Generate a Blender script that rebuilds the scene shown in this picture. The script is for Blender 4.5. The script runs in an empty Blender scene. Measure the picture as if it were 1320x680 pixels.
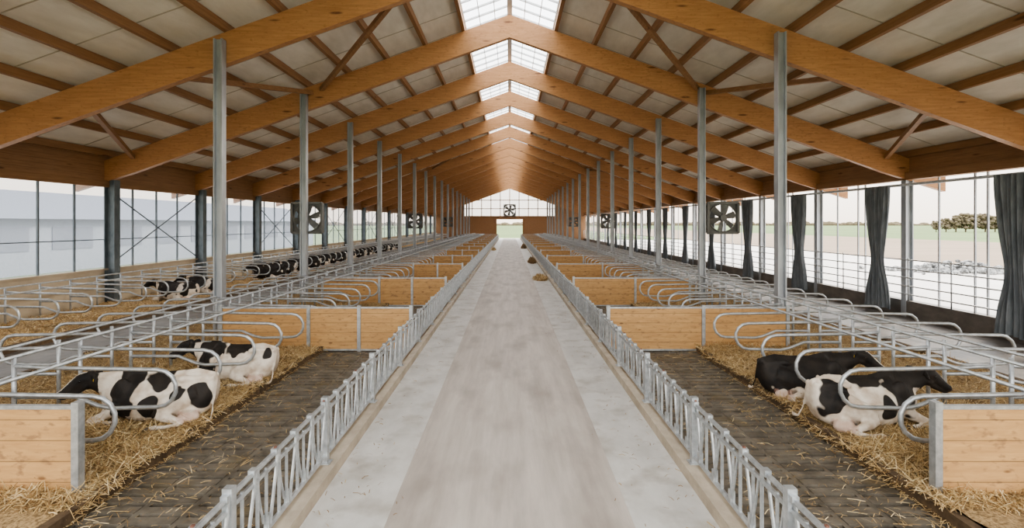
import bpy, math, random
import numpy as np
from mathutils import Vector, Matrix, noise
random.seed(7); np.random.seed(7)
F=700.0; K=F/760.0; CH=3.5
def Y(z): return z*K
S=bpy.context.scene; COL=S.collection

# ---------------------------------------------------------------- materials
def mat_base(name):
    m=bpy.data.materials.new(name); m.use_nodes=True
    nt=m.node_tree; b=nt.nodes['Principled BSDF']; return m,nt,b
def N(nt,t,**kw):
    n=nt.nodes.new(t)
    for k,v in kw.items():
        if k in n.inputs.keys(): n.inputs[k].default_value=v
        else: setattr(n,k,v)
    return n
def coords(nt,scale=(1,1,1),kind='Object'):
    tc=N(nt,'ShaderNodeTexCoord'); mp=N(nt,'ShaderNodeMapping'); mp.inputs['Scale'].default_value=scale
    nt.links.new(tc.outputs[kind],mp.inputs['Vector']); return mp.outputs['Vector']
def ramp(nt,fac,stops,interp='LINEAR'):
    r=N(nt,'ShaderNodeValToRGB'); r.color_ramp.interpolation=interp
    e=r.color_ramp.elements
    while len(e)<len(stops): e.new(0.5)
    for i,(p,c) in enumerate(stops):
        e[i].position=p; e[i].color=(c[0],c[1],c[2],1)
    nt.links.new(fac,r.inputs['Fac']); return r.outputs['Color']
def noisy(name,c1,c2,scale=(1,1,1),ns=4.0,detail=6,rough=.7,metal=0,bump=0,lo=.35,hi=.65,c3=None,s3=None,spec=.5,sc3=(1,1,1)):
    m,nt,b=mat_base(name); v=coords(nt,scale)
    n=N(nt,'ShaderNodeTexNoise',Scale=ns,Detail=detail,Roughness=.6); nt.links.new(v,n.inputs['Vector'])
    col=ramp(nt,n.outputs['Fac'],[(lo,c1),(hi,c2)])
    if c3:
        v2=coords(nt,sc3); n2=N(nt,'ShaderNodeTexNoise',Scale=s3[0],Detail=5.0); nt.links.new(v2,n2.inputs['Vector'])
        f=ramp(nt,n2.outputs['Fac'],[(s3[1],(0,0,0)),(s3[2],(1,1,1))])
        mx=N(nt,'ShaderNodeMixRGB'); nt.links.new(f,mx.inputs['Fac']); nt.links.new(col,mx.inputs['Color1']); mx.inputs['Color2'].default_value=(*c3,1)
        col=mx.outputs['Color']
    nt.links.new(col,b.inputs['Base Color'])
    b.inputs['Roughness'].default_value=rough; b.inputs['Metallic'].default_value=metal
    b.inputs['Specular IOR Level'].default_value=spec
    if bump:
        bp=N(nt,'ShaderNodeBump',Strength=bump,Distance=.02); nt.links.new(n.outputs['Fac'],bp.inputs['Height']); nt.links.new(bp.outputs['Normal'],b.inputs['Normal'])
    return m
def wood(name,c1,c2,knot,scale,ks=1.2,rough=.55,planks=None,kamt=.12,stain=None):
    m,nt,b=mat_base(name); v=coords(nt,scale)
    n=N(nt,'ShaderNodeTexNoise',Scale=2.0,Detail=6.0,Roughness=.6,Distortion=.4); nt.links.new(v,n.inputs['Vector'])
    col=ramp(nt,n.outputs['Fac'],[(.3,c1),(.7,c2)])
    vk=coords(nt,tuple(min(s,3.0)*ks for s in scale)); vo=N(nt,'ShaderNodeTexVoronoi',Scale=1.0); nt.links.new(vk,vo.inputs['Vector'])
    f=ramp(nt,vo.outputs['Distance'],[(kamt*.5,(1,1,1)),(kamt,(0,0,0))])
    mx=N(nt,'ShaderNodeMixRGB'); nt.links.new(f,mx.inputs['Fac']); nt.links.new(col,mx.inputs['Color1']); mx.inputs['Color2'].default_value=(*knot,1)
    col=mx.outputs['Color']
    if stain:
        vs_=coords(nt,(1,1,2)); ns_=N(nt,'ShaderNodeTexNoise',Scale=7.0,Detail=4.0); nt.links.new(vs_,ns_.inputs['Vector'])
        fs_=ramp(nt,ns_.outputs['Fac'],[(.56,(0,0,0)),(.70,(.85,.85,.85))])
        m3=N(nt,'ShaderNodeMixRGB'); nt.links.new(fs_,m3.inputs['Fac']); nt.links.new(col,m3.inputs['Color1']); m3.inputs['Color2'].default_value=(*stain,1); col=m3.outputs['Color']
    if planks:
        vz=coords(nt,(1,1,1)); sp=N(nt,'ShaderNodeSeparateXYZ'); nt.links.new(vz,sp.inputs[0])
        mu=N(nt,'ShaderNodeMath',operation='MULTIPLY'); nt.links.new(sp.outputs['Z'],mu.inputs[0]); mu.inputs[1].default_value=1/planks
        fr=N(nt,'ShaderNodeMath',operation='FRACT'); nt.links.new(mu.outputs[0],fr.inputs[0])
        lf=ramp(nt,fr.outputs[0],[(0,(.3,.3,.3)),(.07,(1,1,1))])
        m2=N(nt,'ShaderNodeMixRGB',blend_type='MULTIPLY'); m2.inputs['Fac'].default_value=1
        nt.links.new(col,m2.inputs['Color1']); nt.links.new(lf,m2.inputs['Color2']); col=m2.outputs['Color']
    nt.links.new(col,b.inputs['Base Color']); b.inputs['Roughness'].default_value=rough
    return m
def sheer(name,col,transp):
    m,nt,b=mat_base(name); b.inputs['Base Color'].default_value=(*col,1); b.inputs['Roughness'].default_value=.6
    t=N(nt,'ShaderNodeBsdfTransparent'); tl=N(nt,'ShaderNodeBsdfTranslucent'); tl.inputs['Color'].default_value=(*col,1)
    a=N(nt,'ShaderNodeMixShader'); a.inputs[0].default_value=.6; nt.links.new(b.outputs[0],a.inputs[1]); nt.links.new(tl.outputs[0],a.inputs[2])
    s=N(nt,'ShaderNodeMixShader'); s.inputs[0].default_value=transp; nt.links.new(a.outputs[0],s.inputs[1]); nt.links.new(t.outputs[0],s.inputs[2])
    nt.links.new(s.outputs[0],nt.nodes['Material Output'].inputs['Surface']); return m

M_glulam=wood('glulam',(.41,.20,.085),(.56,.30,.14),(.17,.07,.03),(.6,6,7),.9,.42,kamt=.14,stain=(.37,.18,.075))
M_purlin=wood('purlin_wood',(.25,.13,.06),(.36,.20,.095),(.15,.07,.03),(7,.5,7),.8)
M_clad=wood('cladding_wood',(.28,.15,.075),(.40,.225,.115),(.16,.07,.03),(3,.6,6),.8,planks=.2)
M_panel=wood('panel_wood',(.45,.255,.105),(.59,.36,.155),(.22,.11,.045),(1.2,1.2,9),1.3,.6,planks=.26,kamt=.11,stain=(.29,.165,.08))
M_deck=noisy('roof_panel',(.74,.70,.62),(.83,.79,.71),(1,.3,1),3,rough=.8)
M_galv=noisy('galvanised',(.37,.39,.41),(.55,.575,.59),(1,1,1),9,rough=.40,metal=.6)
M_post=noisy('steel_post',(.36,.38,.41),(.47,.50,.53),(1,1,.4),3,rough=.42,metal=.5)
M_dpost=noisy('dark_steel',(.11,.14,.16),(.18,.21,.23),(1,1,.5),5,rough=.5,metal=.3)
M_alley=noisy('alley_concrete',(.37,.325,.285),(.56,.51,.46),(1.8,.14,1),2.2,9,rough=.5,lo=.3,hi=.7,c3=(.29,.25,.215),s3=(1.0,.47,.74),bump=.1,sc3=(1.4,.5,1))
M_band=noisy('feed_table_concrete',(.49,.475,.445),(.63,.615,.585),(1,.5,1),2.0,9,rough=.4,c3=(.37,.34,.295),s3=(1.7,.52,.72))
M_curb=noisy('curb_concrete',(.34,.285,.22),(.50,.43,.34),(1,.6,1),3,8,rough=.75)
M_conc=noisy('wall_concrete',(.42,.35,.26),(.54,.46,.35),(1,.5,1),1.5,8,rough=.8)
M_slat=noisy('slat_concrete',(.085,.072,.055),(.19,.165,.13),(1,1,1),3.0,9,rough=.5,bump=.3,c3=(.16,.12,.065),s3=(1.3,.56,.78))
M_pit=noisy('slurry_pit',(.004,.003,.003),(.006,.005,.004),rough=.6)
M_wet=noisy('wet_concrete',(.10,.09,.08),(.19,.17,.15),(1,.5,1),2,8,rough=.45)
M_bed=noisy('straw_bed',(.17,.11,.05),(.50,.35,.18),(1.2,1,1),24,10,rough=.9,bump=1.0,lo=.36,hi=.60,c3=(.15,.095,.048),s3=(1.3,.54,.74))
M_s=[noisy('straw_a',(.45,.31,.14),(.57,.41,.20),rough=.7),noisy('straw_b',(.64,.50,.29),(.72,.58,.36),rough=.7),noisy('straw_c',(.25,.155,.07),(.34,.22,.10),rough=.8)]
M_dirt=noisy('dirty_curb',(.07,.045,.025),(.15,.10,.055),(1,1,1),6,8,rough=.85,bump=.3)
M_net=sheer('wind_netting',(.30,.325,.375),.52)
M_gable=sheer('gable_glazing',(.50,.52,.57),.5)
M_glass=sheer('skylight_glazing',(.80,.88,.96),.82)
M_white=noisy('white_frame',(.62,.64,.66),(.70,.72,.74),rough=.5)
M_cloth=noisy('curtain_fabric',(.14,.16,.18),(.24,.265,.285),(1,1,.3),4,rough=.85)
M_fan=noisy('fan_housing',(.12,.12,.115),(.17,.17,.16),rough=.5)
M_yard=noisy('yard_concrete',(.50,.47,.44),(.60,.57,.54),(1,1,1),.2,8,rough=.85)
M_brown=noisy('ploughed_field',(.20,.145,.10),(.26,.195,.14),(.1,1,1),.3,6,rough=1)
M_green=noisy('green_field',(.085,.135,.04),(.125,.18,.06),(.02,.01,1),1.5,6,rough=1)
M_leaf=noisy('foliage',(.10,.085,.055),(.17,.135,.085),ns=.8,rough=1)
M_bark=noisy('bark',(.10,.07,.05),(.14,.1,.07),rough=1)
M_roofgrey=noisy('grey_roof',(.11,.13,.17),(.15,.17,.21),rough=.7)
M_barnw=noisy('barn_wall',(.20,.23,.28),(.26,.29,.34),rough=.8)
M_rub=noisy('rubble',(.07,.07,.07),(.4,.4,.39),ns=3,rough=.9,lo=.4,hi=.6)
M_red=noisy('lock_tab',(.16,.07,.05),(.2,.09,.06),rough=.5)
M_batten=noisy('batten',(.46,.41,.33),(.54,.49,.41))

# ---------------------------------------------------------------- mesh builder
class MB:
    def __init__(s): s.v=[];s.f=[];s.m=[]
    def add(s,vs,fs,mi=0):
        o=len(s.v); s.v.extend([tuple(v) for v in vs]); s.f.extend([tuple(i+o for i in f) for f in fs]); s.m.extend([mi]*len(fs))
    def box(s,x0,x1,y0,y1,z0,z1,mi=0):
        s.add([(x0,y0,z0),(x1,y0,z0),(x1,y1,z0),(x0,y1,z0),(x0,y0,z1),(x1,y0,z1),(x1,y1,z1),(x0,y1,z1)],
              [(3,2,1,0),(4,5,6,7),(0,1,5,4),(1,2,6,5),(2,3,7,6),(3,0,4,7)],mi)
    def beam(s,p0,p1,w,h,mi=0,up=(0,0,1)):
        p0=Vector(p0);p1=Vector(p1);t=(p1-p0).normalized();r=t.cross(Vector(up)).normalized();u=r.cross(t)
        vs=[]
        for p in (p0,p1):
            for a,b in ((-1,-1),(1,-1),(1,1),(-1,1)): vs.append(p+r*a*w/2+u*b*h/2)
        s.add(vs,[(0,1,2,3),(7,6,5,4),(0,4,5,1),(1,5,6,2),(2,6,7,3),(3,7,4,0)],mi)
    def prism(s,poly,y0,y1,mi=0):
        n=len(poly); vs=[(x,y0,z) for x,z in poly]+[(x,y1,z) for x,z in poly]
        fs=[tuple(range(n)),tuple(range(2*n-1,n-1,-1))]+[(i,i+n,(i+1)%n+n,(i+1)%n) for i in range(n)]
        s.add(vs,fs,mi)
    def tube(s,pts,r,n=6,mi=0,up=(0,0,1),closed=False):
        pts=[Vector(p) for p in pts]; L=len(pts); rs=r if isinstance(r,(list,tuple)) else [r]*L
        vs=[]; pr=None
        for i,p in enumerate(pts):
            a=pts[(i-1)%L] if (closed or i>0) else p; b=pts[(i+1)%L] if (closed or i<L-1) else p
            t=(b-a).normalized()
            if pr is None:
                q=Vector(up)
                if abs(t.dot(q))>.95: q=Vector((0,1,0)) if abs(t.y)<.9 else Vector((1,0,0))
                rr=t.cross(q).normalized()
            else:
                rr=(pr-t*pr.dot(t)).normalized()
            pr=rr; u=rr.cross(t)
            rad=rs[i]; w,h=rad if isinstance(rad,tuple) else (rad,rad)
            for k in range(n):
                c=2*math.pi*k/n; vs.append(p+rr*math.cos(c)*w+u*math.sin(c)*h)
        fs=[]
        for i in range(L if closed else L-1):
            j=(i+1)%L
            for k in range(n):
                k2=(k+1)%n; fs.append((i*n+k,i*n+k2,j*n+k2,j*n+k))
        if not closed:
            fs.append(tuple(range(n-1,-1,-1))); fs.append(tuple(range((L-1)*n,L*n)))
        s.add(vs,fs,mi)
    def ball(s,c,r,mi=0,nu=14,nv=9,rot=None):
        c=Vector(c); vs=[];fs=[]
        R=rot if rot else Matrix.Identity(3)
        vs.append(c+R@Vector((0,0,r[2])))
        for j in range(1,nv):
            th=math.pi*j/nv
            for i in range(nu):
                ph=2*math.pi*i/nu; vs.append(c+R@Vector((r[0]*math.sin(th)*math.cos(ph),r[1]*math.sin(th)*math.sin(ph),r[2]*math.cos(th))))
        vs.append(c+R@Vector((0,0,-r[2])))
        for i in range(nu): fs.append((0,1+i,1+(i+1)%nu))
        for j in range(nv-2):
            for i in range(nu):
                a=1+j*nu+i;b=1+j*nu+(i+1)%nu; fs.append((a,a+nu,b+nu,b))
        o=1+(nv-2)*nu
        for i in range(nu): fs.append((o+i,len(vs)-1,o+(i+1)%nu))
        s.add(vs,fs,mi)
    def mesh(s,name,mats,smooth=False):
        me=bpy.data.meshes.new(name); me.from_pydata(s.v,[],s.f)
        for m in mats: me.materials.append(m)
        me.polygons.foreach_set('material_index',s.m)
        if smooth: me.polygons.foreach_set('use_smooth',[True]*len(s.f))
        me.update(); return me
    def obj(s,name,mats,smooth=False,parent=None,loc=None):
        o=bpy.data.objects.new(name,s.mesh(name,mats,smooth)); COL.objects.link(o)
        if parent: o.parent=parent
        if loc: o.location=loc
        return o

# ---------------------------------------------------------------- layout
Y0=-4.0; YE=Y(138.6)
frames=[Y(18.6+7.5*i) for i in range(-2,17)]
SL=.36; RZ=12.2; XO=17.6
def bz(x): return RZ-SL*abs(x)
def dz(x): return RZ+.82-SL*abs(x)
PL,PR=-9.0,8.4

# floor
b=MB()
b.box(-1.45,1.45,Y0,YE+2.9,-.3,0,0)
b.box(-2.42,-1.45,Y0,YE+2.9,-.3,0.003,1); b.box(1.45,2.42,Y0,YE+2.9,-.3,0.003,1)
for sg in (-1,1):
    x0,x1=sorted((sg*2.42,sg*2.70)); b.box(x0,x1,Y0,YE,-.3,.16,2)
    x0,x1=sorted((sg*2.70,sg*5.1)); b.box(x0,x1,Y0,YE,-.6,-.35,3)
    x0,x1=sorted((sg*5.1,sg*5.22)); b.box(x0,x1,Y0,YE,-.6,.15,4)
    x0,x1=sorted((sg*10.75,sg*10.9)); b.box(x0,x1,Y0,YE,-.7,.20,4)
    x0,x1=sorted((sg*5.22,sg*10.75)); b.box(x0,x1,Y0,YE,-.7,.0,4)
b.box(-13.5,-10.9,Y0,YE,-.3,0,5); b.box(-13.62,-13.5,Y0,YE,-.3,.20,4); b.box(-17.2,-13.62,Y0,YE,-.7,.0,4)
b.box(10.9,17.45,Y0,YE,-.8,-.6,5)
b.obj('floor',[M_alley,M_band,M_curb,M_pit,M_dirt,M_wet])
# slatted floor
b=MB()
pitch=.24
y=Y0
while y<YE-.3:
    for sg in (-1,1):
        xs=[2.72,3.31,3.91,4.51,5.1]
        for i in range(4):
            x0,x1=sorted((sg*(xs[i]+.035),sg*(xs[i+1]-.035)))
            b.box(x0,x1,y,y+pitch-.085,-.12,0+.006*random.random(),0)
    y+=pitch
for sg in (-1,1):
    for xx in (2.72,3.31,3.91,4.51,5.1):
        x0,x1=sorted((sg*(xx-.035),sg*(xx+.035)))
        if xx==2.72: x0,x1=sorted((sg*2.70,sg*2.76))
        if xx==5.1: x0,x1=sorted((sg*5.06,sg*5.1))
        b.box(x0,x1,Y0,YE,-.14,-.008,0)
b.obj('slatted_floor',[M_slat])

# straw beds
def bedz(x,y):
    return .14+.10*noise.noise(Vector((x*.9,y*.9,3)))+.06*noise.noise(Vector((x*3,y*3,1)))
def bed(name,xa,xb):
    b=MB(); nx=int((xb-xa)/.14)+1; ny=int((YE-Y0)/.22)
    vs=[];fs=[]
    for j in range(ny+1):
        yy=Y0+(YE-.05-Y0)*j/ny
        for i in range(nx+1):
            xx=xa+(xb-xa)*i/nx; vs.append((xx,yy,bedz(xx,yy)))
    for j in range(ny):
        for i in range(nx):
            a=j*(nx+1)+i; fs.append((a,a+1,a+nx+2,a+nx+1))
    b.add(vs,fs); return b.obj(name,[M_bed],True)
bed('straw_bedding',-10.75,-5.22); bed('straw_bedding',5.22,10.75); bed('straw_bedding',-17.15,-13.62)
def strands(b,n,fx,lmin=.10,lmax=.28,w=.004,tilt=.35,pick=(0,0,1,2)):
    for _ in range(n):
        x,y,z=fx(); a=random.uniform(0,6.283); L=random.uniform(lmin,lmax)/2; t=random.gauss(0,tilt)
        d=Vector((math.cos(a)*math.cos(t),math.sin(a)*math.cos(t),math.sin(t)))*L
        p=Vector((-math.sin(a),math.cos(a),random.uniform(-.5,.8)))*w
        c=Vector((x,y,z+abs(d.z)*.8+.008))
        mid=c+Vector((0,0,random.uniform(0,.02)))
        k=len(b.v)
        b.v.extend([tuple(c-d-p),tuple(c-d+p),tuple(mid-p),tuple(mid+p),tuple(c+d-p),tuple(c+d+p)])
        b.f.extend([(k,k+1,k+3,k+2),(k+2,k+3,k+5,k+4)]); mi=random.choice(pick); b.m.extend([mi,mi])
b=MB()
def ry(a,bb):
    u=random.random(); return a*(bb/a)**u
def inbed(sg,xa,xb,ya,yb):
    def f():
        x=sg*random.uniform(xa,xb); y=ry(ya,yb); return x,y,bedz(x,y)
    return f
strands(b,46000,inbed(-1,5.05,8.6,6.3,26)); strands(b,46000,inbed(1,5.05,8.6,6.3,26))
strands(b,9000,inbed(-1,8.6,10.8,8,30)); strands(b,9000,inbed(1,8.6,10.8,8,30)); strands(b,9000,inbed(-1,13.6,17,14,40),w=.007)
def al(sg,bias):
    def f():
        t=random.random()**bias; x=sg*(5.15-2.35*t); return x,ry(5,40),.012
    return f
for sg in (-1,1):
    strands(b,4200,al(sg,8),.05,.22,.0035,.12,(0,0,1,2)); strands(b,1200,al(sg,1.3),.04,.12,.003,.04,(0,2,2))
def feed():
    x=random.choice((-1,1))*(2.4-abs(random.gauss(0,.45))); return x,ry(4,60),.004
strands(b,600,feed,.03,.12,.004,.03,(0,2,2))
b.obj('loose_straw',M_s)

# ---------------------------------------------------------------- roof structure
b=MB()
for y in frames:
    for sg in (-1,1):
        h=.50
        pts=[(0,RZ+h),(sg*19.2,bz(19.2)+h),(sg*19.2,bz(19.2)-h*.75),(sg*16.5,bz(16.5)-h),(0,RZ-h)]
        if sg<0: pts=pts[::-1]
        b.prism(pts,y-.13,y+.13)
b.obj('glulam_rafters',[M_glulam])
b=MB()
px=[2.05+1.72*i for i in range(11)]
for sg in (-1,1):
    for x in px:
        z=dz(x)-.145
        b.beam((sg*x,Y0,z),(sg*x,YE,z),.15,.27)
b.beam((0,Y0,dz(0)-.1),(0,YE,dz(0)-.1),.22,.10,1)
b.obj('purlins',[M_purlin,M_white])
b=MB()
for i0 in (2,7,12):
    ya,yb=frames[i0]+.1,frames[i0+1]-.1
    for sg in (-1,1):
        for xa,xb in ((3.1,8.3),(11.5,8.7),(13.6,16.6)):
            b.beam((sg*xa,ya,bz(xa)+.2),(sg*xb,yb,bz(xb)+.2),.16,.18)
b.obj('roof_wind_braces',[M_purlin])
b=MB()
for sg in (-1,1):
    xa,xb=1.95,19.8
    b.add([(sg*xa,Y0,dz(xa)),(sg*xb,Y0,dz(xb)),(sg*xb,YE,dz(xb)),(sg*xa,YE,dz(xa)),
           (sg*xa,Y0,dz(xa)+.1),(sg*xb,Y0,dz(xb)+.1),(sg*xb,YE,dz(xb)+.1),(sg*xa,YE,dz(xa)+.1)],
          [(0,1,2,3),(4,5,6,7),(0,1,5,4),(2,3,7,6),(1,2,6,5),(3,0,4,7)])
b.obj('ceiling',[M_deck])
b=MB(); y=Y0+1
while y<YE:
    for sg in (-1,1): b.beam((sg*2.0,y,dz(2.0)-.012),(sg*19.6,y,dz(19.6)-.012),.03,.02)
    y+=Y(7.5)/3
b.obj('ceiling_seam_battens',[M_batten])
# skylight
b=MB()
for sg in (-1,1):
    b.add([(0,Y0,dz(0)+.02),(sg*1.98,Y0,dz(1.98)+.02),(sg*1.98,YE,dz(1.98)+.02),(0,YE,dz(0)+.02)],[(0,1,2,3)],0)
    y=Y0
    while y<YE:
        b.beam((0,y,dz(0)-.02),(sg*1.98,y,dz(1.98)-.02),.06,.08,1); y+=Y(7.5)/7
    for xx in (.66,1.32): b.beam((sg*xx,Y0,dz(xx)-.02),(sg*xx,YE,dz(xx)-.02),.03,.05,1)
b.obj('window_1',[M_glass,M_white])

# posts
def hpost(b,x,y,z0,z1,w,d,mi=0):
    t=.03
    b.box(x-w/2,x-w/2+t*1.3,y-d/2,y+d/2,z0,z1,mi); b.box(x+w/2-t*1.3,x+w/2,y-d/2,y+d/2,z0,z1,mi); b.box(x-w/2+t,x+w/2-t,y-.02,y+.02,z0,z1,mi)
    b.box(x-w/2-.06,x+w/2+.06,y-d/2-.06,y+d/2+.06,z0,z0+.03,mi)
b=MB()
for y in frames[2:-1]:
    hpost(b,PL,y-.28,.0,bz(9)+.25,.27,.26); hpost(b,PR,y-.28,.0,bz(8.4)+.25,.27,.26)
b.obj('steel_columns',[M_post])
b=MB()
for y in frames[:-1]:
    hpost(b,-XO,y,-.3,bz(XO)-.45,.46,.36)
b.obj('wall_columns',[M_dpost])
b=MB()
for y in frames[:-1]:
    hpost(b,XO,y,-.7,bz(XO)-.45,.34,.3)
b.obj('wall_columns',[M_post])

# ---------------------------------------------------------------- left wall
b=MB()
b.box(-17.95,-17.2,Y0,YE,-.7,.0,0)
b.box(-18.0,-17.8,Y0,YE,0,1.45,0); b.box(-18.03,-17.74,Y0,YE,1.45,1.53,0)
b.box(-17.97,-17.85,Y0,YE,5.15,6.55,1); b.box(-17.84,-17.7,Y0,YE,5.1,5.4,2)
b.obj('wall_left',[M_conc,M_clad,M_purlin])
b=MB()
b.add([(-17.92,Y0,1.53),(-17.92,YE,1.53),(-17.92,YE,5.15),(-17.92,Y0,5.15)],[(0,1,2,3)],0)
for i,y in enumerate(frames[:-1]):
    n=3
    for k in range(1,n+1):
        yy=y+Y(7.5)*k/(n+1)
        b.box(-17.93,-17.86,yy-.03,yy+.03,1.53,5.15,1)
    if i%2==1:
        b.tube([(-17.8,y,1.6),(-17.8,y+Y(7.5),5.0)],.03,5,1); b.tube([(-17.8,y,5.0),(-17.8,y+Y(7.5),1.6)],.03,5,1)
b.tube([(-17.88,Y0,2.8),(-17.88,YE,2.8)],.02,5,1)
b.obj('window_2',[M_net,M_dpost])

# ---------------------------------------------------------------- right wall
b=MB()
b.box(17.45,17.85,Y0,YE,-.8,.12,0)
b.box(17.6,17.8,Y0,YE,5.75,6.5,1)
b.box(17.4,17.8,Y0,YE,5.42,5.75,2)
b.obj('wall_right',[M_wet,M_clad,M_purlin])
b=MB()
for z in (.42,.78,1.14,1.52,1.92): b.tube([(17.35,Y0,z),(17.35,YE,z)],.03,6)
for y in np.arange(Y0,YE,Y(2.5)): b.tube([(17.35,y,.1),(17.35,y,2.0)],.03,6)
b.tube([(17.35,Y0,5.2),(17.35,YE,5.2)],.06,8)
b.obj('wall_railing',[M_galv],True)
b=MB()
for y in frames[:-1]:
    for k in (.42,.5,.75): b.box(17.62,17.68,y+Y(7.5)*k-.03,y+Y(7.5)*k+.03,.12,5.42)
b.obj('trim_1',[M_post])
def curtain(yc,seed):
    rnd=random.Random(seed); b=MB(); nu=64;nv=22; vs=[];fs=[]
    ph=rnd.uniform(0,6)
    for j in range(nv+1):
        v=j/nv; z=5.2-v*5.55
        wd=.62+.12*math.cos(v*math.pi*2)-.18*math.exp(-((v-.62)/.16)**2)+.12*v
        for i in range(nu+1):
            u=i/nu
            yy=yc+(u-.5)*2*wd+.03*math.sin(v*5+ph)
            a=.09*(1-.3*math.exp(-((v-.62)/.16)**2))
            x=17.12+a*math.sin(u*2*math.pi*7+ph+.6*math.sin(v*3))+.04*math.sin(u*31+v*4)
            vs.append((x,yy,z+.03*math.sin(u*12+ph)*v))
    for j in range(nv):
        for i in range(nu):
            a=j*(nu+1)+i; fs.append((a,a+1,a+nu+2,a+nu+1))
    b.add(vs,fs)
    b.obj('side_curtain',[M_cloth],True)
for i,y in enumerate(frames[1:14]): curtain(y+1.25,i)

# ---------------------------------------------------------------- back wall
b=MB()
zt=5.1
b.box(-18,-3.15,YE,YE+.15,-.7,zt,0); b.box(3.15,18,YE,YE+.15,-.7,zt,0); b.box(-3.15,3.15,YE,YE+.15,4.5,zt,0)
b.prism([(-18,zt),(-11,zt),(-11,dz(11)),(-18,dz(18))],YE,YE+.12,0)
b.prism([(11,zt),(18,zt),(18,dz(18)),(11,dz(11))],YE,YE+.12,0)
b.box(-11,11,YE-.1,YE+.1,zt-.15,zt+.2,1)
for s_ in (-1,1): b.box(s_*3.2-.15,s_*3.2+.15,YE-.12,YE,0,4.6,1)
b.obj('wall_back',[M_clad,M_purlin])
b=MB()
b.add([(-11,YE+.05,zt),(11,YE+.05,zt),(11,YE+.05,dz(11)),(0,YE+.05,dz(0)),(-11,YE+.05,dz(11))],[(0,1,2,3,4)],0)
for x in np.arange(-11,11.1,2.2): b.box(x-.09,x+.09,YE-.05,YE+.04,zt,dz(x),1)
for z in (7.0,9.0):
    xm=min(11,(dz(0)-z)/SL); b.box(-xm,xm,YE-.05,YE+.04,z-.09,z+.09,1)
b.obj('window_3',[M_gable,M_purlin])

# ---------------------------------------------------------------- feed fences
def feed_fence(X):
    b=MB(); y=Y(2.6); L=.52; i=0
    ye=YE-2
    for z in (.99,.88): b.tube([(X,y,z),(X,ye,z)],.028,6)
    b.tube([(X,y,.26),(X,ye,.26)],.032,6)
    while y<ye-L:
        far=y>60
        n=4 if far else 6
        b.tube([(X,y+.04,.26),(X,y+.04,.99)],.021,n)
        b.tube([(X,y+.24,.26),(X,y+.24,.92)],.019,n)
        if not far:
            b.tube([(X+.02,y+.29,.29),(X+.02,y+.33,.45),(X+.02,y+.45,.86),(X+.02,y+.47,1.01)],.019,n)
            b.tube([(X-.02,y+.07,.88),(X-.02,y+.14,.58),(X-.02,y+.22,.34)],.015,n)
            b.box(X-.033,X+.033,y+.42,y+.51,.97,1.035)
            if i%3==0: b.box(X-.014,X+.014,y+.45,y+.48,1.035,1.05,1)
            b.box(X-.028,X+.028,y+.24,y+.31,.25,.41)
        else:
            b.tube([(X,y+.29,.30),(X,y+.46,.97)],.019,n)
        if i%5==0:
            b.box(X-.045,X+.045,y-.045,y+.045,.14,1.08)
            b.box(X-.08,X+.08,y-.08,y+.08,.155,.175)
        y+=L; i+=1
    b.obj('feed_fence',[M_galv,M_red])
feed_fence(-2.58); feed_fence(2.58)

# ---------------------------------------------------------------- cross partitions
def partition(y,segs):
    b=MB(); xs=sorted(set([s for sg in segs for s in sg]))
    for xa,xb in segs:
        b.box(xa+.05,xb-.05,y-.02,y+.02,.07,1.18,0)
        b.box(xa,xb,y-.035,y+.035,1.18,1.225,1); b.box(xa,xb,y-.035,y+.035,.03,.075,1)
    for x in xs: b.box(x-.045,x+.045,y-.055,y+.055,-.02,1.27,1)
    b.obj('timber_partition',[M_panel,M_galv])
zz=7.4; k=0
while zz<132:
    if k==0:
        partition(Y(zz),[(-9.4,-7.4),(-7.4,-5.42)]); partition(Y(zz),[(5.35,7.4),(7.4,9.4)])
    else:
        partition(Y(zz),[(-7.9,-5.5),(-5.5,-4.12),(-4.12,-2.70)]); partition(Y(zz),[(2.70,5.3),(5.3,7.6)])
    zz+=8.75; k+=1

# ---------------------------------------------------------------- cubicle dividers
def loop(b,xh,xe,y,n=7,far=False):
    s=1 if xe>xh else -1
    zt,zb=1.16,.56; r=(zt-zb)/2; xc=xe-s*r
    pts=[(xh,y,1.22),(xh+s*.5,y,1.19),(xc,y,zt)]
    m=3 if far else 7
    for i in range(1,m):
        a=math.pi/2-math.pi*i/m; pts.append((xc+s*r*math.cos(a),y,(zt+zb)/2+r*math.sin(a)))
    pts+=[(xc,y,zb),(xc-s*.75,y,zb-.02),(xc-s*.95,y,zb+.02),(xc-s*1.3,y,.72),(xh,y,.72)]
    b.tube(pts,.034 if not far else .03,4 if far else n,up=(0,1,0))
    b.tube([(xh,y,.05),(xh,y,1.35)],.035,4 if far else n)
def row(name,xh,xe,ya,rails,step=Y(8.75)/6):
    b=MB(); y=ya
    while y<YE-3:
        loop(b,xh,xe,y,far=y>45); y+=step
    for x,z in rails: b.tube([(x,ya-1,z),(x,YE-3,z)],.03,6)
    b.obj(name,[M_galv],True)
y0=Y(8.0)
row('cubicle_dividers',-7.95,-5.35,y0,[(-7.2,1.24),(-7.95,1.36)])
row('cubicle_dividers',7.75,5.3,y0,[(7.0,1.24),(7.75,1.36)])
row('cubicle_dividers',-8.35,-10.7,y0,[(-9.1,1.24)])
row('cubicle_dividers',8.05,10.6,y0,[(8.8,1.24)])
row('cubicle_dividers',-16.8,-13.9,y0+4,[(-16.0,1.24),(-16.8,1.36)])

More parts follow.
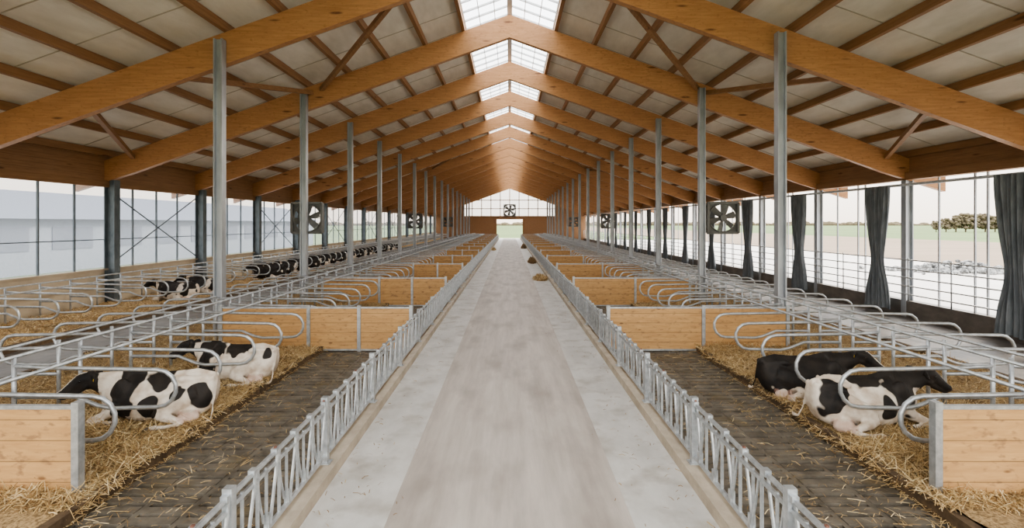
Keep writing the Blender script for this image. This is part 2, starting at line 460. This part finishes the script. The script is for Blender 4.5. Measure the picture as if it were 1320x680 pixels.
# ---------------------------------------------------------------- fans
def fan(x,y,z,s=.66,bracket=0):
    b=MB(); t=.05
    for a in (-1,1): b.box(a*s-t,a*s+t,-.12,.12,-s,s)
    b.box(-s,s,-.12,.12,s-t,s+t); b.box(-s,s,-.12,.12,-s-t,-s+t)
    n=28; R=s*.93
    ring=[(R*math.cos(2*math.pi*i/n),0,R*math.sin(2*math.pi*i/n)) for i in range(n)]
    b.tube(ring,(.03),6,closed=True,up=(0,1,0))
    for i in range(n):
        a0=2*math.pi*i/n;a1=2*math.pi*(i+1)/n
        def sq(a):
            m=max(abs(math.cos(a)),abs(math.sin(a))); return (s*math.cos(a)/m,.05,s*math.sin(a)/m)
        p=[(R*math.cos(a0),.05,R*math.sin(a0)),(R*math.cos(a1),.05,R*math.sin(a1)),sq(a1),sq(a0)]
        b.add(p,[(0,1,2,3)])
    b.tube([(0,-.14,0),(0,.14,0)],.15*s/.66,12)
    for k in range(6):
        a=math.pi*k/3+.3; c,si=math.cos(a),math.sin(a)
        r0,r1=.12*s,R*.94; w0,w1=.09*s,.20*s
        vs=[]
        for r,w in ((r0,w0),(R*.5,w1*.9),(r1,w1)):
            for e in (-1,1): vs.append((r*c-e*w*si,e*.06,r*si+e*w*c))
        b.add(vs,[(0,1,3,2),(2,3,5,4)])
    b.tube([(-s,.13,0),(s,.13,0)],.015,5); b.tube([(0,.13,-s),(0,.13,s)],.015,5)
    if bracket:
        for zz_ in (.5,-.5): b.tube([(-s-bracket,0,zz_),(-s,0,zz_)],.03,6)
    b.obj('ventilation_fan',[M_fan],loc=(x,y,z))
for i in (3,7,11):
    fan(PL,frames[i]+.1,3.75); fan(PR+.95,frames[i]-.2,3.75,bracket=.2)
fan(0,YE-.3,6.6,1.4)

# ---------------------------------------------------------------- cows
def coatmat():
    m,nt,b=mat_base('cow_hide')
    at=N(nt,'ShaderNodeAttribute'); at.attribute_name='coat'
    f=ramp(nt,at.outputs['Fac'],[(.46,(0,0,0)),(.54,(1,1,1))])
    v=coords(nt,(1,1,1)); n=N(nt,'ShaderNodeTexNoise',Scale=5.0,Detail=8.0); nt.links.new(v,n.inputs['Vector'])
    wc=ramp(nt,n.outputs['Fac'],[(.35,(.50,.40,.31)),(.6,(.74,.67,.58))]); bc=ramp(nt,n.outputs['Fac'],[(.3,(.010,.009,.009)),(.7,(.035,.028,.023))])
    mx=N(nt,'ShaderNodeMixRGB'); nt.links.new(f,mx.inputs['Fac']); nt.links.new(wc,mx.inputs['Color1']); nt.links.new(bc,mx.inputs['Color2'])
    a2=N(nt,'ShaderNodeAttribute'); a2.attribute_name='pink'
    m2=N(nt,'ShaderNodeMixRGB'); nt.links.new(a2.outputs['Fac'],m2.inputs['Fac']); nt.links.new(mx.outputs['Color'],m2.inputs['Color1']); m2.inputs['Color2'].default_value=(.50,.30,.24,1)
    nt.links.new(m2.outputs['Color'],b.inputs['Base Color']); b.inputs['Roughness'].default_value=.65
    b.inputs['Specular IOR Level'].default_value=.3
    bp=N(nt,'ShaderNodeBump',Strength=.35,Distance=.012); n3=N(nt,'ShaderNodeTexNoise',Scale=45.0); nt.links.new(v,n3.inputs['Vector']); nt.links.new(n3.outputs['Fac'],bp.inputs['Height']); nt.links.new(bp.outputs['Normal'],b.inputs['Normal'])
    return m
M_cow=coatmat()
M_eye=noisy('cow_eye',(.01,.008,.006),(.015,.01,.008),rough=.1)
M_hoof=noisy('hoof',(.10,.08,.06),(.16,.13,.1),rough=.6)
M_tag=noisy('ear_tag',(.75,.5,.03),(.8,.55,.04),rough=.5)
def interp_rings(keys,steps=3):
    out=[]; K_=np.array(keys); n=len(K_)
    for i in range(n-1):
        p0=K_[max(0,i-1)];p1=K_[i];p2=K_[i+1];p3=K_[min(n-1,i+2)]
        for s in range(steps):
            t=s/steps; out.append(.5*((2*p1)+(-p0+p2)*t+(2*p0-5*p1+4*p2-p3)*t*t+(-p0+3*p1-3*p2+p3)*t**3))
    out.append(K_[-1]); return out
def make_cow(name,side,turn,patches,base=0.0,faceblack=True,voxel=.018,lift=0.0,tailside=1,blaze=True):
    b=MB()
    keys=[(-.93,.60,.40,.07,.9),(-.90,.70,.26,.17,.85),(-.80,.745,.10,.27,.80),(-.62,.78,.02,.34,.74),(-.45,.775,.0,.37,.70),(-.20,.75,.0,.40,.60),(.08,.745,.0,.41,.55),(.32,.76,.0,.38,.52),(.50,.80,.03,.32,.45),(.64,.80,.08,.27,.45),(.78,.72,.12,.21,.5),(.88,.62,.20,.13,.6)]
    R=interp_rings(keys,3); n=32; vs=[];fs=[]
    for (x,zt,zb,w,nar) in R:
        zc=zb+(zt-zb)*.42
        for k in range(n):
            a=2*math.pi*k/n; c,s=math.cos(a),math.sin(a)
            if s>=0:
                z=zc+(zt-zc)*s; ww=w*(c*(1-(1-nar)*s**1.3*.75))
            else:
                z=zc+(zc-zb)*s; ww=w*(abs(c)**.7)*(1 if c>0 else -1)
            yy=ww+side*.12*max(0,.55-z)*(1 if x<.3 else .3)
            vs.append((x,yy,z))
    L=len(R)
    for i in range(L-1):
        for k in range(n):
            k2=(k+1)%n; fs.append((i*n+k,i*n+k2,(i+1)*n+k2,(i+1)*n+k))
    fs.append(tuple(range(n-1,-1,-1))); fs.append(tuple(range((L-1)*n,L*n)))
    b.add(vs,fs)
    for s in (-1,1):
        b.ball((-.47,s*.215,.685),(.11,.07,.06)); b.ball((-.86,s*.10,.655),(.06,.05,.055))
        b.ball((.50,s*.215,.46),(.17,.09,.27))
        b.tube([(-.84,s*.10,.64),(-.66,s*.15,.665),(-.47,s*.205,.67)],[.05,.06,.06],8)
    b.tube([(-.88,0,.70),(-.6,0,.77),(-.3,0,.745),(.1,0,.74),(.42,0,.80),(.60,0,.80)],[.045,.045,.04,.04,.05,.06],8)
    b.tube([(.70,0,.14),(.84,0,.28),(.92,0,.42)],[(.05,.08),(.05,.10),(.04,.08)],8)
    ct,st=math.cos(turn),math.sin(turn)
    def hd(p):
        x,yy,z=p; return (1.08+(x*ct-yy*st),(x*st+yy*ct)+.14*st,z+lift)
    nk=[(.50,0,.56),(.70,.02*st,.61+.2*lift),(.90,.07*st,.68+.6*lift),(1.08,.14*st,.77+lift)]
    b.tube(nk,[(.19,.27),(.15,.23),(.125,.18),(.10,.13)],16)
    b.tube([(.66,0,.34),(.84,.03*st,.44+.2*lift),(1.0,.08*st,.56+.7*lift)],[(.04,.10),(.03,.08),(.02,.04)],8)
    hp=[hd((-.05,0,.80)),hd((.03,0,.815)),hd((.13,0,.785)),hd((.25,0,.70)),hd((.36,0,.615)),hd((.43,0,.565)),hd((.465,0,.54))]
    b.tube(hp,[(.08,.09),(.115,.118),(.108,.122),(.076,.094),(.066,.070),(.074,.066),(.048,.038)],16)
    b.tube([hd((.03,0,.70)),hd((.10,0,.67)),hd((.24,0,.58)),hd((.37,0,.515)),hd((.415,0,.505))],[(.06,.07),(.065,.07),(.045,.045),(.042,.032),(.028,.018)],10)
    b.ball(hd((-.01,0,.90)),(.045,.06,.035))
    for s in (-1,1):
        b.ball(hd((.115,s*.09,.82)),(.045,.027,.027))
        b.ball(hd((.08,s*.065,.70)),(.06,.035,.06))
        e=[hd((-.03,s*.08,.855)),hd((-.06,s*.14,.865)),hd((-.09,s*.20,.85)),hd((-.10,s*.26,.815)),hd((-.095,s*.30,.785))]
        b.tube(e,[(.024,.030),(.024,.052),(.022,.066),(.020,.048),(.012,.016)],10)
        if s==side:
            b.tube([(.52,s*.25,.32),(.64,s*.31,.19),(.86,s*.32,.10),(.95,s*.31,.08)],[.12,.09,.058,.055],12)
            b.tube([(.95,s*.31,.08),(.93,s*.37,.06),(.74,s*.39,.047),(.62,s*.39,.05),(.56,s*.39,.045)],[.052,.04,.034,.042,.036],10)
        else:
            b.tube([(.54,s*.24,.28),(.74,s*.27,.16),(.95,s*.25,.09),(1.02,s*.24,.07)],[.11,.085,.055,.05],12)
            b.tube([(1.02,s*.24,.07),(1.04,s*.19,.05),(.88,s*.12,.045),(.74,s*.11,.05)],[.05,.04,.034,.042],10)
    s=side
    b.tube([(-.66,s*.20,.42),(-.48,s*.30,.37),(-.26,s*.39,.28),(-.12,s*.43,.21)],[(.15,.20),(.15,.20),(.12,.16),(.085,.10)],14)
    b.tube([(-.12,s*.44,.20),(-.28,s*.50,.15),(-.50,s*.545,.095),(-.60,s*.55,.08)],[.09,.085,.052,.050],12)
    b.tube([(-.60,s*.55,.08),(-.56,s*.62,.06),(-.38,s*.68,.047),(-.24,s*.71,.053),(-.16,s*.72,.04)],[.050,.040,.033,.042,.034],10)
    s=-side
    b.tube([(-.62,s*.20,.40),(-.40,s*.31,.30),(-.12,s*.36,.18)],[(.15,.2),(.14,.18),(.09,.11)],14)
    b.tube([(-.12,s*.36,.15),(-.02,s*.38,.06),(.12,s*.38,.045)],[.085,.045,.038],10)
    b.ball((-.62,side*.40,.11),(.17,.13,.11))
    for tx in (-.68,-.55): b.tube([(tx,side*.48,.08),(tx,side*.55,.05)],[.02,.014],6)
    ts=tailside*.10
    b.tube([(-.84,0,.71),(-.915,ts*.3,.62),(-.925,ts,.42),(-.915,ts*1.8,.22),(-.93,ts*2.8,.05)],[.045,.030,.022,.018,.022],8)
    b.tube([(-.93,ts*2.8,.045),(-.93,ts*4,.03),(-.88,ts*5.2,.03)],[.022,.036,.012],8)
    tmp=b.obj('tmp',[M_cow])
    r=tmp.modifiers.new('r','REMESH'); r.mode='VOXEL'; r.voxel_size=voxel; r.use_smooth_shade=True
    sm=tmp.modifiers.new('s','SMOOTH'); sm.iterations=8; sm.factor=.5
    dg=bpy.context.evaluated_depsgraph_get(); ev=tmp.evaluated_get(dg)
    me=bpy.data.meshes.new_from_object(ev); bpy.data.objects.remove(tmp)
    body=([tuple(v.co) for v in me.vertices],[tuple(p.vertices) for p in me.polygons])
    bpy.data.meshes.remove(me)
    d=MB(); d.add(body[0],body[1],0)
    for s in (-1,1):
        d.ball(hd((.135,s*.104,.79)),(.020,.014,.017),1,10,7)
        d.ball(hd((.462,s*.034,.555)),(.012,.012,.009),1,8,5)
        d.ball(hd((-.075,s*.215,.815)),(.006,.022,.028),3,8,5)
    for hx,hy,hz in [(.54,side*.39,.035),(.72,-side*.11,.035),(-.12,side*.725,.035),(.14,-side*.38,.035)]:
        for e in (-1,1): d.ball((hx,hy+e*.022,hz),(.055,.024,.033),2,8,6)
    me=d.mesh(name,[M_cow,M_eye,M_hoof,M_tag],True)
    muzzle=Vector(hd((.44,0,.545)))
    coat=np.zeros(len(d.v)); pink=np.zeros(len(d.v))
    for i,v in enumerate(d.v):
        p=Vector(v); o_=Vector((base*9,3,1))
        nz=noise.noise(p*3.0+o_)*.8+noise.noise(p*7+o_)*.35
        c=0
        for (pc,pr,val) in patches:
            q=Vector(((p.x-pc[0])/pr[0],(p.y-pc[1])/pr[1],(p.z-pc[2])/pr[2])).length
            s_=1-q+nz*.9
            if val>0: c=max(c,.5+s_)
            elif s_>0: c=min(c,.5-s_)
        lx=(p-Vector((1.08,.14*st,0))); lat=-lx.x*st+lx.y*ct; fwd=lx.x*ct+lx.y*st
        if faceblack and fwd>-.12 and p.z>.40+lift:
            c=max(c,.9)
            if blaze and abs(lat)<.035 and fwd>.04 and p.z>.60+lift: c=0
        if p.z<.11+.05*nz and abs(p.y)>.3: c=min(c,.2)
        coat[i]=min(1,max(0,c))
        pink[i]=max(0,min(.8,1.6-(p-muzzle).length/.05))*(.3 if faceblack else 1)
        if (p-Vector((-.62,side*.42,.09))).length<.2 and p.z<.2: pink[i]=max(pink[i],.45)
        if p.x<-.84 and p.z<.10 : coat[i]=min(coat[i],.2)
    for nm,arr in (('coat',coat),('pink',pink)):
        at=me.attributes.new(nm,'FLOAT','POINT'); at.data.foreach_set('value',arr.astype(np.float32))
    return me
def put_cow(me,x,y,z,rot,s=1.0):
    o=bpy.data.objects.new('cow',me); COL.objects.link(o); o.location=(x,y,z); o.rotation_euler=(0,0,rot); o.scale=(s,s,s); return o
mA=make_cow('cow_hide_a',1,.35,[((.42,.2,.6),(.20,.5,.45),1),((-.12,.0,.74),(.24,.4,.24),1),((-.76,.25,.42),(.17,.25,.22),1),((.02,.45,.30),(.14,.3,.18),1),((-.42,.35,.5),(.12,.3,.12),1)],1,lift=-.10)
mB=make_cow('cow_hide_b',1,.2,[((.5,.1,.6),(.38,.6,.5),1),((-.05,.1,.7),(.28,.5,.28),1),((-.78,.1,.60),(.12,.3,.14),1),((.22,.4,.35),(.06,.3,.4),-1)],2,lift=-.05)
mC=make_cow('cow_hide_c',-1,-.5,[((0,0,.45),(1.8,1.2,.9),1),((-.28,-.55,.10),(.42,.25,.16),-1),((.10,-.42,.30),(.10,.25,.16),-1),((.9,-.2,.1),(.25,.3,.18),-1)],3)
mD=make_cow('cow_hide_d',-1,-.1,[((.52,-.1,.6),(.24,.6,.45),1),((.0,-.05,.76),(.30,.38,.20),1),((.15,-.40,.35),(.14,.3,.20),1),((-.70,-.2,.52),(.24,.3,.26),1),((.92,0,.72),(.16,.2,.2),1)],4,lift=-.04)
mE=make_cow('cow_hide_e',1,.0,[((0,0,.45),(1.5,1.2,.8),1),((-.28,.55,.12),(.40,.3,.16),-1)],5,voxel=.035)
mF=make_cow('cow_hide_f',1,.4,[((.3,0,.6),(.5,.7,.5),1),((-.6,0,.6),(.3,.5,.4),1)],6,voxel=.035)
bzv=.12
put_cow(mA,-6.12,Y(10.35),bzv,math.pi+.12,1.02)
put_cow(mB,-5.95,Y(12.9),bzv,math.pi-.05,.96)
put_cow(mD,6.0,Y(10.05),bzv,.10,1.03)
put_cow(mC,5.85,Y(11.75),bzv,.02,.97)
for i,z in enumerate((26.2,28.5,36,38,40.2,42.5,45,47.5,50,53,56,59,63,67,71,76)):
    put_cow((mE,mF,mE,mE,mF)[i%5] if i>1 else mF,-14.75+random.uniform(-.15,.15),Y(z),.12,math.pi+random.uniform(-.2,.2),1.0)
for i,z in enumerate((61,66,74)):
    put_cow((mE,mF)[i%2],-6.2,Y(z),.12,math.pi,.95)

# ---------------------------------------------------------------- hay piles
def hay(x,y,rx,ry_,h,mats):
    b=MB(); nu,nv=26,10; vs=[];fs=[]
    for j in range(nv+1):
        r=j/nv
        for i in range(nu):
            a=2*math.pi*i/nu; k=1+.25*noise.noise(Vector((math.cos(a)*1.5,math.sin(a)*1.5,x+y)))
            xx=rx*r*k*math.cos(a);yy=ry_*r*k*math.sin(a)
            vs.append((xx,yy,h*(math.cos(r*math.pi/2)**.8 if r<1 else 0)*(1+.3*noise.noise(Vector((xx*3,yy*3,y))))))
    for j in range(nv):
        for i in range(nu):
            a=j*nu+i;c=j*nu+(i+1)%nu; fs.append((a,c,c+nu,a+nu))
    b.add(vs,fs,3)
    def f():
        a=random.uniform(0,6.28);r=random.random()**.6; return rx*r*1.1*math.cos(a),ry_*r*1.1*math.sin(a),h*max(0,math.cos(min(r,1)*math.pi/2))
    strands(b,900,f,.1,.3,.010,.6)
    b.obj('hay_pile',mats,loc=(x,y,.004))
hay(1.92,Y(37),.44,1.0,.20,M_s+[M_bed]); hay(2.0,Y(53),.36,1.5,.36,[M_s[2]]*3+[M_dirt]); hay(-2.1,Y(78),.25,1.5,.15,M_s+[M_bed])
hay(2.0,Y(84),.38,2.0,.5,[M_s[2]]*3+[M_pit])

# ---------------------------------------------------------------- outside
b=MB(); b.add([(-3000,-400,-.78),(3000,-400,-.78),(3000,4000,-.78),(-3000,4000,-.78)],[(0,1,2,3)]); b.obj('ground',[M_green])
b=MB(); b.box(17.9,46,-20,YE+15,-.9,-.72); b.box(-30,17.85,YE+3,YE+12,-.9,-.68); b.box(-34,-18.1,-20,YE+2.5,-.9,-.72); b.obj('concrete_yard',[M_yard])
b=MB(); b.box(46,110,-60,900,-.9,-.74); b.obj('ploughed_field_ground',[M_brown])
b=MB()
for i in range(420):
    x=-1500+3000*i/419
    b.ball((x,1200+random.uniform(-15,15),0),(random.uniform(6,14),8,random.uniform(3,9)),0,7,5)
b.obj('distant_treeline',[M_leaf])
def tree(x,y,h):
    b=MB(); b.tube([(0,0,-.8),(.2,0,h*.35),(0,.2,h*.6)],[h*.04,h*.03,h*.015],7,1)
    for i in range(90):
        a=random.uniform(0,6.28);r=random.uniform(0,h*.48);z=random.uniform(.15,.92)*h
        q=1-abs(z/h-.45)*1.0; R=h*random.uniform(.06,.13)
        b.ball((r*q*math.cos(a),r*q*math.sin(a),z),(R,R,R*.8),0,7,5)
    b.obj('field_tree',[M_leaf,M_bark],loc=(x,y,0))
for x,h in ((217,5),(222,6.5),(227,8),(232,9),(237,8.5),(242,9),(247,7.5),(252,6),(257,4.5)): tree(x,Y(300),h)
b=MB()
for i in range(240):
    x=random.gauss(0,2.6); y=random.gauss(0,1.3); z=max(0,.9-abs(x)*.15-abs(y)*.25)*random.random()
    r=random.uniform(.15,.4); b.ball((x,y,z),(r,r*random.uniform(.6,1),r*.7),0,6,4,Matrix.Rotation(random.uniform(0,3),3,'Z'))
b.obj('rubble_pile',[M_rub],loc=(39.5,Y(52),-.62))
b=MB()
b.box(-52,-40,Y(10),Y(120),-.8,4.0,0)
b.prism([(-53,3.9),(-46,6.6),(-39,3.9)],Y(9),Y(121),1)
for i in range(14): b.box(-39.99,-39.93,Y(14+7.5*i),Y(19+7.5*i),1.2,3.2,1)
b.obj('neighbouring_barn',[M_barnw,M_roofgrey])

# ---------------------------------------------------------------- light
w=bpy.data.worlds.new('World'); S.world=w; w.use_nodes=True; nt=w.node_tree
bg=nt.nodes['Background']; tc=N(nt,'ShaderNodeTexCoord'); sp=N(nt,'ShaderNodeSeparateXYZ'); nt.links.new(tc.outputs['Generated'],sp.inputs[0])
c=ramp(nt,sp.outputs['Z'],[(0,(.62,.54,.45)),(.10,(.80,.75,.68)),(.4,(.98,.99,1.0))]); nt.links.new(c,bg.inputs['Color']); bg.inputs['Strength'].default_value=4.8
sl=bpy.data.lights.new('sun','SUN'); sl.energy=6.0; sl.angle=math.radians(12); sl.color=(1,.89,.74)
so=bpy.data.objects.new('sun',sl); COL.objects.link(so); so.rotation_euler=Vector((.62,.25,.46)).to_track_quat('Z','Y').to_euler(); so.location=(40,20,40)
try: S.view_settings.look='AgX - Medium High Contrast'
except Exception as e: print(e)

# ---------------------------------------------------------------- camera
cd=bpy.data.cameras.new('camera'); cd.sensor_width=36; cd.lens=36*F/1320; cd.clip_end=6000; cd.clip_start=.05
cd.shift_y=-52/1320; cd.shift_x=3/1320
co=bpy.data.objects.new('camera',cd); COL.objects.link(co); co.location=(0,0,CH); co.rotation_euler=(math.pi/2,0,0); S.camera=co
